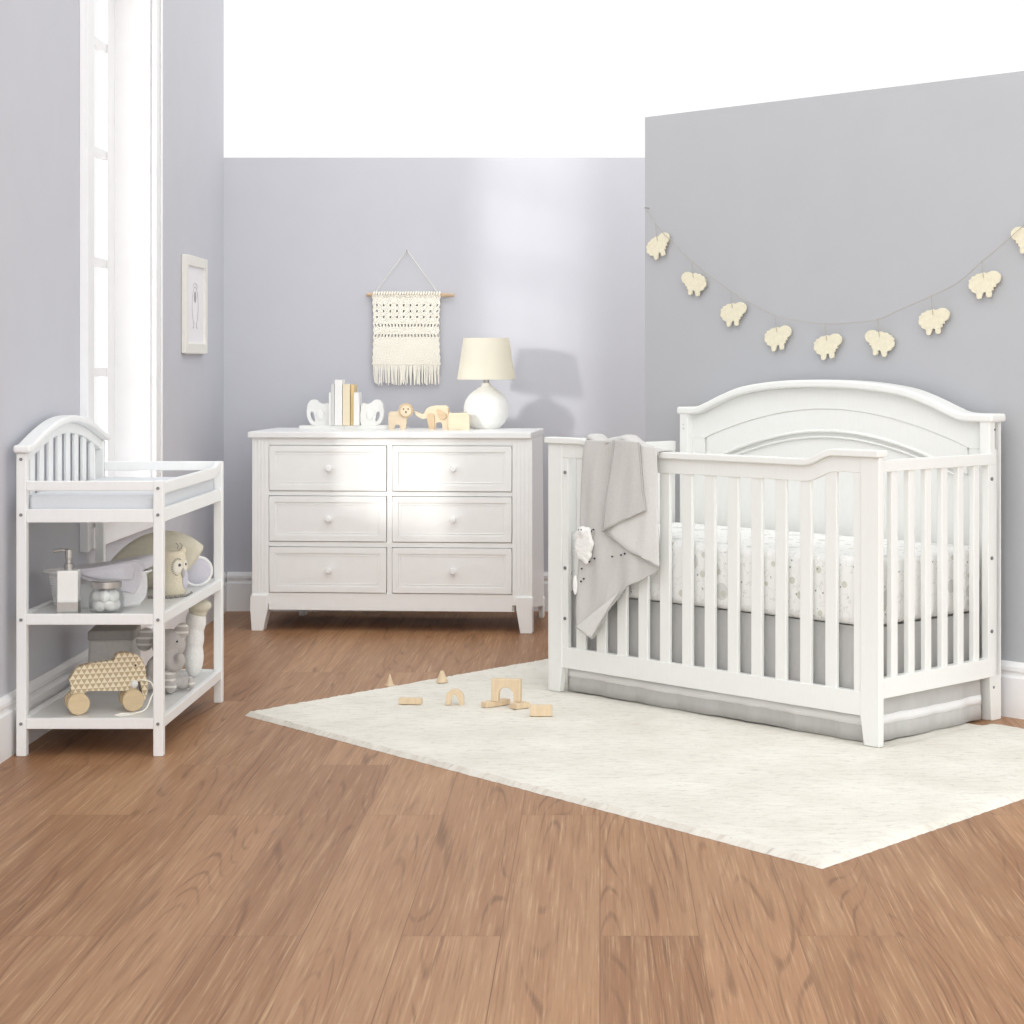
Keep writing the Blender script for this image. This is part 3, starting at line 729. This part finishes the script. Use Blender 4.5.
# ------------------------------------------------------------------ picture on the window wall
pc = thing('framed_picture', 'white framed lamb drawing on the wall beside the window', 'picture', (WX, 8.537, 1.43))
hw, hh = .228, .211; fw, fh = .052, .044
f = MB()
f.box(.001,.022,-hw,-hw+fw,-hh,hh).box(.001,.022,hw-fw,hw,-hh,hh).box(.001,.022,-hw+fw,hw-fw,-hh,-hh+fh).box(.001,.022,-hw+fw,hw-fw,hh-fh,hh)
f.build('frame', 'frame', pc, bevel=.003)
pr = MB().box(.006,.012,-hw+fw,hw-fw,-hh+fh,hh-fh).build('print', 'paper', pc)
dg_ = MB(); X = .0125
def ln(P, r): dg_.tube([(X, p[0], p[1]) for p in P], r, 5)
ln([(.062*math.cos(a), -.005+.085*math.sin(a)) for a in [PI*.5+k*2*PI/40 for k in range(-17,18)]], .0013)
ln([(.045*math.cos(a), .075+.02*math.sin(a)) for a in [k*PI/12 for k in range(13)]], .0013)
ln([(-.03,-.080),(-.03,-.1),(-.05,-.1)], .0015); ln([(.03,-.080),(.03,-.1),(.05,-.1)], .0015)
dg_.ell((X,0,.035), (.001,.022,.026), 14, 8)
dg_.build('drawing', 'ink', pr)

# ------------------------------------------------------------------ changing table
TO = Vector((-1.752, 5.85, 0)); TW, TL, ps = .441, .945, .030
tb = thing('changing_table', 'white open changing table with arched slatted back and two shelves', 'changing table', TO)
for x0, y0, h in ((0,0,.909),(0,TL-ps,.909),(TW-ps,0,.828),(TW-ps,TL-ps,.838)):
    MB().box(x0, x0+ps, y0, y0+ps, 0, h).build('leg', 'white', tb, bevel=.003)
def shelf(zt, ztop, zbot, name='shelf'):
    s_ = MB().box(.02, TW-.02, .02, TL-.02, zt-.012, zt).build(name, 'ivory', tb)
    multi('shelf_rail', 'white', s_, [MB().box(ps, TW-ps, .003, .021, zbot, ztop), MB().box(ps, TW-ps, TL-.021, TL-.003, zbot, ztop),
        MB().box(.003, .021, ps, TL-ps, zbot, ztop), MB().box(TW-.021, TW-.003, ps, TL-ps, zbot, ztop)], bevel=.002)
shelf(.715,.742,.702,'platform'); shelf(.420,.4275,.395); shelf(.106,.114,.082)
multi('guard_rail', 'white', tb, [MB().box(ps, TW-ps, .004, .020, .797, .827), MB().box(ps, TW-ps, TL-.020, TL-.004, .806, .838),
  MB().prism([(ps,.786),(TL-.12,.786),(TL-.075,.80),(TL-ps,.812),(TL-ps,.838),(TL-.05,.838),(TL-.085,.828),(TL-.13,.822),(ps,.822)], 'x', TW-.022, TW-.004)], bevel=.003)
def ar(y): 
    e = abs(y-TL/2)/(TL/2); return max(.911, .911+.076*math.cos(min(1, e/.95)*PI/2))
ys = [.002+(TL-.004)*i/60 for i in range(61)]
ab = MB(); Tr = Matrix.Rotation(PI/2, 4, 'Z')
ab.band([(y,ar(y)) for y in ys], [(y,max(ar(y)-.034,.878)) for y in ys], -.024, -.004, Tr)
ab2 = ab.build('arched_back', 'white', tb, bevel=.003)
ye = [-.014]+ys+[TL+.014]
MB().band([(y,ar(min(max(y,0),TL))+.024) for y in ye], [(y,ar(min(max(y,0),TL))) for y in ye], -.046, .006, Tr).build('cap_rail', 'white', ab2, bevel=.008, seg=3)
for k in range(8):
    y = .086+k*.1; MB().box(.009, .019, y, y+.046, .735, max(ar(y+.02)-.030,.880)).build('slat', 'white', ab2, bevel=.002)
for x, zz in ((.015,(.892,.725,.41,.098)),(TW-.015,(.805,.725,.41,.098))):
    for z in zz: bolt((x,0,z), 'y', .005, tb)
pd = rbox(TO.x+.026, TO.x+TW-.026, TO.y+.031, TO.y+TL-.031, .7155, .785, .014, 'changing_pad', 'padtop', None)
tag(pd, 'pale grey changing pad lying on the changing table top', 'changing pad')

# ---- middle shelf things
ZS = .4205
sp_ = thing('soap_dispenser', 'square white soap dispenser with steel pump on the middle shelf', 'soap dispenser', (-1.614, 5.925, ZS), .12)
MB().box(-.031,.031,-.03,.03,.036,.132).build('bottle', 'ceramic', sp_, bevel=.004, seg=3)
MB().box(-.0315,.0315,-.0305,.0305,0,.037).build('base_band', 'chrome', sp_, bevel=.002)
MB().lathe([(0,.13),(.014,.13),(.014,.150),(.009,.152),(.009,.165),(.011,.167),(.011,.194),(0,.196)], 20).tube([(0,0,.190),(-.02,0,.192),(-.046,0,.188)], [.006,.005,.004], 10).build('pump', 'chrome', sp_, smooth=True)
jr = thing('glass_jar', 'round glass jar with metal lid holding cotton balls', 'jar', (-1.500, 5.928, ZS))
MB().lathe([(0,.0),(.042,.0),(.050,.006),(.052,.02),(.052,.05),(.048,.064),(.042,.071),(.042,.078),(.039,.078),(.039,.070),(.045,.062),(.049,.05),(.049,.02),(.046,.008),(.04,.004),(0,.004)], 40).build('jar_body', 'jarglass', jr, smooth=True)
MB().lathe([(0,.100),(.040,.100),(.0455,.097),(.0455,.0785),(0,.0785)], 40).build('lid', 'chrome', jr, bevel=.001)
cb = None
cpos = [(.0265*math.cos(a), .0265*math.sin(a), .0235) for a in [k*2*PI/5+.3 for k in range(5)]]+[(.0255*math.cos(a), .0255*math.sin(a), .0535) for a in [k*2*PI/5+.95 for k in range(5)]]
for k, p in enumerate(cpos):
    if cb is None:
        cb = MB().ell((0,0,0), (.0172,.0172,.0175), 14, 10).build('cotton_ball', 'fluff', smooth=True); o = cb
    else: o = cb.copy(); C.objects.link(o)
    sc_ = 1+.13*math.sin(k*2.7); o.scale = (sc_, 1.04, 2.04-sc_); o.rotation_euler = (k*.7, k*1.1, k*.9)
    o.location = (-1.500+p[0]*.94, 5.928+p[1]*.94, ZS+p[2]+.001); tag(o, 'small white cotton ball inside the glass jar', 'cotton ball', 'cotton balls in the jar')
bs = thing('storage_basket', 'white oval ribbed basket with flared rim behind the soap', 'basket', (-1.575, 6.11, ZS))
pf = [(0,.004),(.74,.0)]
pts_ = [(.0,.0),(.128,.0),(.131,.004)]
for k in range(12):
    z = .006+k*.0075; r = .131+.016*(z/.1); pts_ += [(r+.0015,z+.002),(r,z+.006)]
pts_ += [(.155,.103),(.166,.108),(.166,.112),(.158,.113),(.145,.105),(.138,.05),(.128,.008),(0,.008)]
MB().lathe(pts_, 56, sx=1.03, sy=.55).build('basket_body', 'basket', bs, smooth=True)
tw = thing('folded_towel', 'pale lavender grey towel folded over the edge of the basket', 'towel', (0,0,0))
def cloth(pairs, y, amp, ph, back=None, name='x', m='towel', sol=.007):
    r = [[(s_, y+w_, z) for s_, w_, z in row] for row in ruled(pairs, 0, n=18, m=8, amp=amp, ph=ph)]
    if back:
        top = r[0]; ex_ = []
        for k, (dy, dz) in enumerate(back): ex_.append([(p[0], p[1]+dy, p[2]+dz) for p in top])
        r = list(reversed(ex_))+r
    return MB().grid(r).build(name, m, tw, smooth=True, solid=sol, sub=1)
tp_ = loopc([(-1.645,.541),(-1.56,.551),(-1.47,.567),(-1.425,.574),(-1.404,.563),(-1.402,.545),(-1.43,.5385),(-1.52,.5385),(-1.62,.5380)], 5)
MB().flat([tp_], 6.004, 6.185).build('towel_fold', 'towel', tw, bevel=.010, seg=4, smooth=True)
dp_ = loopc([(-1.515,.535),(-1.44,.545),(-1.402,.535),(-1.397,.48),(-1.408,.449),(-1.44,.438),(-1.482,.433),(-1.492,.47)], 5)
MB().flat([dp_], 5.996, 6.016).build('towel_drop', 'towel2', tw, bevel=.008, seg=4, smooth=True)
cloth([((-1.640,.540),(-1.425,.570)),((-1.618,.529),(-1.406,.552)),((-1.585,.516),(-1.412,.505)),((-1.53,.497),(-1.43,.470))], 5.994, .0025, 1.0, None, 'upper_fold', 'towel', .006)
cloth([((-1.60,.535),(-1.44,.560)),((-1.58,.528),(-1.43,.545)),((-1.54,.518),(-1.435,.515))], 5.986, .002, 2.0, None, 'inner_fold', 'towel', .005)
# cream cushion
cu = MB(); rows = []; rowsb = []
for i in range(33):
    u = -1+2*i/32; top = .517+(.567-.517)*(u+1)/2+.072*(1-abs(u)**2.2); bot = .505+(.555-.505)*(u+1)/2-.108*(1-abs(u)**2.4)
    ra, rb_ = [], []
    for j in range(17):
        v = -1+2*j/16; z = bot+(top-bot)*(v+1)/2; th = .042*math.sqrt(max(0,(1-u*u)))*math.sqrt(max(0,1-v*v))**.8
        ra.append((-1.487+.155*u, 6.545-th+.03*(z-.5), z)); rb_.append((-1.487+.155*u, 6.545+th+.03*(z-.5), z))
    rows.append(ra); rowsb.append(rb_)
cu.grid(rows).grid(rowsb)
zmin = min(v[2] for v in cu.v); cu.v = [(x,y,z-(zmin-ZS)*(1 if z < .5 else max(0,1-(z-.5)/.03)) if z < .53 else z) for x,y,z in cu.v]
tag(cu.build('cushion', 'cream_cushion', smooth=True), 'cream cushion with pointed corners behind the owl plush', 'cushion')
# owl plush
ow = thing('owl_plush', 'cream owl plush with grey stitched eyes on the middle shelf', 'plush toy', (-1.398, 6.36, ZS))
o = MB().lathe([(0,0),(.036,0),(.046,.008),(.050,.03),(.0505,.07),(.049,.105),(.046,.13),(.042,.142),(.030,.148),(.0,.147)], 36, sy=.85)
o.ell((.036,0,.148), (.012,.010,.016)).ell((-.036,0,.148), (.012,.010,.016))
ob_ = o.build('body', 'cream_plush', ow, remesh=.004, smooth_it=5)
def onowl(a, z, r, m, name, th=.004, sz=1., parent=ow, pad=.0):
    rr_ = interp([(0,.046),(.03,.050),(.07,.0505),(.105,.049),(.13,.046),(.15,.03)], z)
    x, y = rr_*math.sin(a), -rr_*.85*math.cos(a); na = math.atan2(x/1, -(y/.85**2))
    return MB().ell((0,0,0), (r,th,r*sz), 18, 10, T=TM((x+pad*math.sin(na), y-pad*math.cos(na), z), rz=na)).build(name, m, parent, smooth=True)
e1 = onowl(.62,.098,.0165,'eyepatch','eye_patch',.004,1.3); e2 = onowl(1.30,.100,.014,'eyepatch','eye_patch',.004,1.3)
onowl(.72,.104,.0055,'pupil','pupil',.003,1,e1,.003); onowl(1.26,.105,.005,'pupil','pupil',.003,1,e2,.003)
onowl(.98,.078,.0065,'hem','beak',.006,2.6,ow,.002)
onowl(1.28,.055,.016,'lavender','wing',.004,2.0)
stt = MB()
for k in range(13):
    a = PI*.35+k*PI*1.1/12; ang = .62+.40*math.cos(a); z = .098+.027*math.sin(a)
    rr_ = .0508; stt.ell((rr_*math.sin(ang), -rr_*.87*math.cos(ang), z), .0022, 8, 6)
stt.build('eye_stitching', 'dark_grey', ow)
for sx_ in (-.034,.022,.034): MB().tube([(sx_,-.01,.155),(sx_+.004,-.012,.166),(sx_-.004,-.012,.174)], .0018, 6).build('ear_tuft', 'dark_grey', ow)
# round cushion with white rim
rc = thing('round_cushion', 'small round lavender grey cushion with white edge behind the owl', 'cushion', (-1.368, 6.615, ZS), .55)
MB().ell((0,0,.053), (.050,.018,.047), 28, 14).build('cover', 'lavender', rc, smooth=True)
MB().tube([(.051*math.cos(a), -.004, .0535+.0475*math.sin(a)) for a in [k*2*PI/32 for k in range(33)]], .0055, 8).build('white_edge', 'white_cloth', rc, smooth=True)
bd = MB(); bp = catmull([(-1.455,6.29,0),(-1.425,6.302,0),(-1.40,6.288,0),(-1.375,6.302,0),(-1.350,6.33,0),(-1.338,6.37,0),(-1.343,6.41,0)], 5)
for k, p in enumerate(bp): bd.ell((p[0], p[1]+.003*math.sin(k*2.2), ZS+.0045), .0045, 8, 6)
tag(bd.build('bead_string', 'pearl', smooth=True, merge=False), 'string of small grey beads lying before the owl plush', 'bead string')

# ---- bottom shelf things
ZB = .1065
ptoy = thing('pull_toy', 'wooden pull along elephant with star pattern on the bottom shelf', 'pull toy', (-1.523, 6.02, ZB), .38)
pts = [(118,360),(128,345),(140,325),(160,295),(190,274),(235,258),(300,242),(365,226),(376,200),(395,184),(425,177),(475,180),(510,192),(532,222),(541,265),(548,310),(556,345),(552,395),(543,430),(533,440),(521,430),(514,375),(502,338),(478,336),(464,358),(452,385),(430,392),(330,402),(250,410),(212,416),(204,436),(198,456),(140,456),(132,420),(128,375)]
def tp(p): return ((p[0]-330)*.000545, (545-(p[0]-165)*.15-p[1])*.000545)
MB().flat([loopc([tp(p) for p in pts], 3)], -.016, .016).build('body', 'toy', ptoy, bevel=.002)
for cx_ in (167, 468):
    xw = (cx_-330)*.000545
    for y0 in (-.044, .022):
        MB().lathe([(0,0),(.031,0),(.0335,.003),(.0335,.019),(.031,.022),(0,.022)], 36, T=TM((xw,y0+.022,.0335), rx=PI/2)).build('wheel', 'wheelwood', ptoy, bevel=.001)
    MB().tube([(xw,-.03,.0335),(xw,.03,.0335)], .005, 10).build('axle', 'wheelwood', ptoy)
    MB().box(xw-.014, xw+.014, -.015, .015, .030, .075).build('leg', 'toywood', ptoy, bevel=.003)
MB().ell((tp((486,243))[0],-.016,tp((486,243))[1]), (.0036,.002,.0036), 10, 6).build('eye', 'dark', ptoy)
MB().ell((tp((480,350))[0],-.017,tp((480,350))[1]), (.012,.005,.012), 14, 8).build('tusk', 'white_cloth', ptoy, smooth=True)
a_, b_ = tp((505,335)), tp((526,440)); MB().tube([(a_[0],-.018,a_[1]),(b_[0],-.019,b_[1])], .0035, 6).build('strap', 'tag', ptoy)
a_ = tp((535,318))
pth = [(a_[0]-.01,-.017,a_[1]),(a_[0]+.018,-.03,a_[1]-.008),(a_[0]+.026,-.04,a_[1]-.035),(a_[0]+.016,-.055,.045),(a_[0]-.004,-.075,.012),(a_[0]-.035,-.085,.003),(a_[0]-.075,-.090,.003),(a_[0]-.10,-.10,.003),(a_[0]-.085,-.112,.003),(a_[0]-.05,-.108,.003),(a_[0]-.055,-.095,.004),(a_[0]-.085,-.088,.005)]
MB().tube(catmull(pth, 7), .0025, 6).build('pull_cord', 'yarn', ptoy, smooth=True)
bn = thing('storage_bin', 'grey felt bin with darker rim behind the pull toy', 'storage bin', (-1.618, 6.50, ZB), .1)
MB().prism([(-.079,0),(.079,0),(.073,.165),(-.073,.165)], 'y', -.08, .08).build('bin_body', 'grey_bin', bn, bevel=.012, seg=3)
MB().box(-.076,.076,-.083,.083,.160,.192).build('folded_rim', 'dark_grey', bn, bevel=.006, seg=3)
pe = thing('elephant_plush', 'grey knitted elephant plush with striped ears sitting on bottom shelf', 'plush toy', (-1.437, 6.40, ZB))
q = MB()
q.ell((0,0,.062), (.054,.05,.062)).ell((.027,-.022,.153), (.056,.048,.052)).ell((.010,-.01,.115), (.03,.03,.03))
for k, (x, y, z, r) in enumerate(((.030,-.058,.128,.026),(.034,-.072,.108,.021),(.042,-.078,.092,.018),(.056,-.078,.086,.017),(.070,-.076,.092,.0165),(.076,-.074,.106,.018),(.074,-.074,.118,.017))): q.ell((x,y,z), r, 14, 10)
q.ell((-.02,-.05,.075), (.022,.022,.04)).ell((-.035,-.05,.03), (.026,.04,.026)).ell((.04,-.05,.03), (.024,.04,.026)).ell((.068,-.01,.027), (.035,.026,.024))
q.build('body', 'grey_plush', pe, remesh=.005, smooth_it=6)
MB().ell((0,0,0), (.030,.010,.040), T=TM((-.052,-.012,.168), ry=.25)).build('ear', 'stripe', pe, smooth=True)
MB().ell((0,0,0), (.024,.010,.036), T=TM((.066,-.028,.192), ry=.5)).build('ear', 'stripe', pe, smooth=True)
MB().ell((.038,-.070,.055), (.024,.020,.032)).build('striped_arm', 'stripe', pe, smooth=True)
multi('paw_pad', 'stripe', pe, [MB().ell((.046,-.086,.026), (.020,.009,.021)), MB().ell((.098,-.014,.026), (.011,.019,.020))], smooth=True)
multi('eye', 'dark', pe, [MB().ell((.010,-.069,.165), (.0035,.003,.0035), 10, 6), MB().ell((.062,-.060,.168), (.0035,.003,.0035), 10, 6)])
MB().ell((.014,-.056,.102), (.012,.010,.012)).ell((.006,-.054,.086), (.010,.008,.009)).build('bow', 'white_cloth', pe, smooth=True)
wp = thing('cream_plush', 'cream and white soft toy tucked behind the grey elephant plush', 'plush toy', (-1.388, 6.66, ZB))
q = MB().ell((0,0,.07), (.034,.045,.07)).ell((.002,0,.135), (.034,.042,.06)).ell((.008,0,.19), (.035,.038,.05)); q.build('body', 'fluff', wp, remesh=.005)
MB().ell((.022,-.012,.246), (.042,.040,.024)).ell((.016,-.004,.222), (.032,.03,.02)).build('head', 'cream_cushion', wp, remesh=.004)
# ------------------------------------------------------------------ toy blocks on the rug
G = 'wooden toy blocks on the rug'; zr_ = .0168
def blk(name, label, loc, rz, mb, m='blockwood', bevel=.0015): return tag(mb.build(name, m, bevel=bevel, loc=loc, rot=(0,0,rz)), label, 'toy block', G)
blk('cone_block', 'wooden cone standing on bare floor beside the rug edge', (-.766,7.108,.0005), 0, MB().lathe([(0,0),(.0175,0),(.0175,.006),(.013,.009),(.002,.044),(0,.045)], 24))
blk('cone_block', 'wooden cone block on the rug beside its back edge', (-.575,7.10,zr_), 0, MB().lathe([(0,0),(.0215,0),(.0215,.005),(.017,.012),(.006,.041),(0,.043)], 24))
blk('flat_block', 'flat wooden block lying alone between cones and arch', (-.646,6.655,zr_), -.10, MB().box(-.039,.039,-.014,.014,0,.020))
arc = [(.031*math.cos(a), .026+.031*math.sin(a)-.005) for a in [k*PI/16 for k in range(17)]]
cut = [(-.0145,0),(-.013,.016),(-.006,.031),(0,.036),(.006,.031),(.013,.016),(.0145,0)]
blk('arch_block', 'small round topped wooden arch block standing on the rug', (-.494,6.645,zr_), .0, MB().flat([[(.031,0)]+arc+[(-.031,0)]+cut], -.014, .014))
zb_ = zr_+.0185
bo = [(-.050,0),(-.050,.076),(.050,.076),(.050,0),(.026,0)]+[(.026*math.cos(a), .022+.026*math.sin(a)) for a in [k*PI/14 for k in range(15)]]+[(-.026,0)]
blk('bridge_block', 'large square wooden arch standing on two small blocks', (-.316,6.60,zb_+.0004), -.16, MB().flat([list(reversed(bo))], -.013, .013))
blk('flat_block', 'flat wooden block under one leg of the large arch, longer one', (-.354,6.620,zr_), .75, MB().box(-.053,.053,-.015,.015,0,.018))
blk('flat_block', 'short wooden block under the other leg of the large arch', (-.270,6.575,zr_), .75, MB().box(-.030,.030,-.019,.019,0,.018))
blk('brick_block', 'wooden brick standing on its edge nearest the crib leg', (-.194,6.43,zr_), .0, MB().box(-.037,.037,-.010,.010,0,.036))

# ------------------------------------------------------------------ light
wd = bpy.data.worlds.new('daylight'); S.world = wd; wd.use_nodes = True
wt = wd.node_tree; bg = wt.nodes['Background']
tc = wt.nodes.new('ShaderNodeTexCoord'); dp = wt.nodes.new('ShaderNodeVectorMath'); dp.operation = 'DOT_PRODUCT'
dp.inputs[1].default_value = Vector((-.30,-.90,.22)).normalized()
wt.links.new(tc.outputs['Generated'], dp.inputs[0])
mr = wt.nodes.new('ShaderNodeMapRange'); mr.interpolation_type = 'SMOOTHSTEP'
for i, v in ((1,-.1),(2,.95),(3,.95),(4,2.0)): mr.inputs[i].default_value = v
wt.links.new(dp.outputs['Value'], mr.inputs[0]); wt.links.new(mr.outputs[0], bg.inputs[1])
bg.inputs[0].default_value = (1.0, 1.0, .995, 1)
sun = bpy.data.lights.new('low_sun', 'SUN'); sun.energy = 1.7; sun.angle = math.radians(4.6); sun.color = (1, .985, .96)
so = bpy.data.objects.new('low_sun', sun); C.objects.link(so); so.location = (-5, 4, 3)
so.rotation_euler = Vector((.314,.40,-.077)).to_track_quat('-Z', 'Y').to_euler()

# ------------------------------------------------------------------ camera
cam = bpy.data.cameras.new('camera'); co = bpy.data.objects.new('camera', cam); C.objects.link(co)
co.location = (0, 0, 1.19); co.rotation_euler = (PI/2, 0, 0)
cam.sensor_width = 36; cam.lens = 36*1950/1024; cam.shift_x = -88/1024; cam.shift_y = -152/1024
cam.clip_end = 60
S.camera = co
vs = S.view_settings; vs.view_transform = 'Standard'; vs.look = 'None'; vs.gamma = 1; vs.use_curve_mapping = False; vs.exposure = 0.14
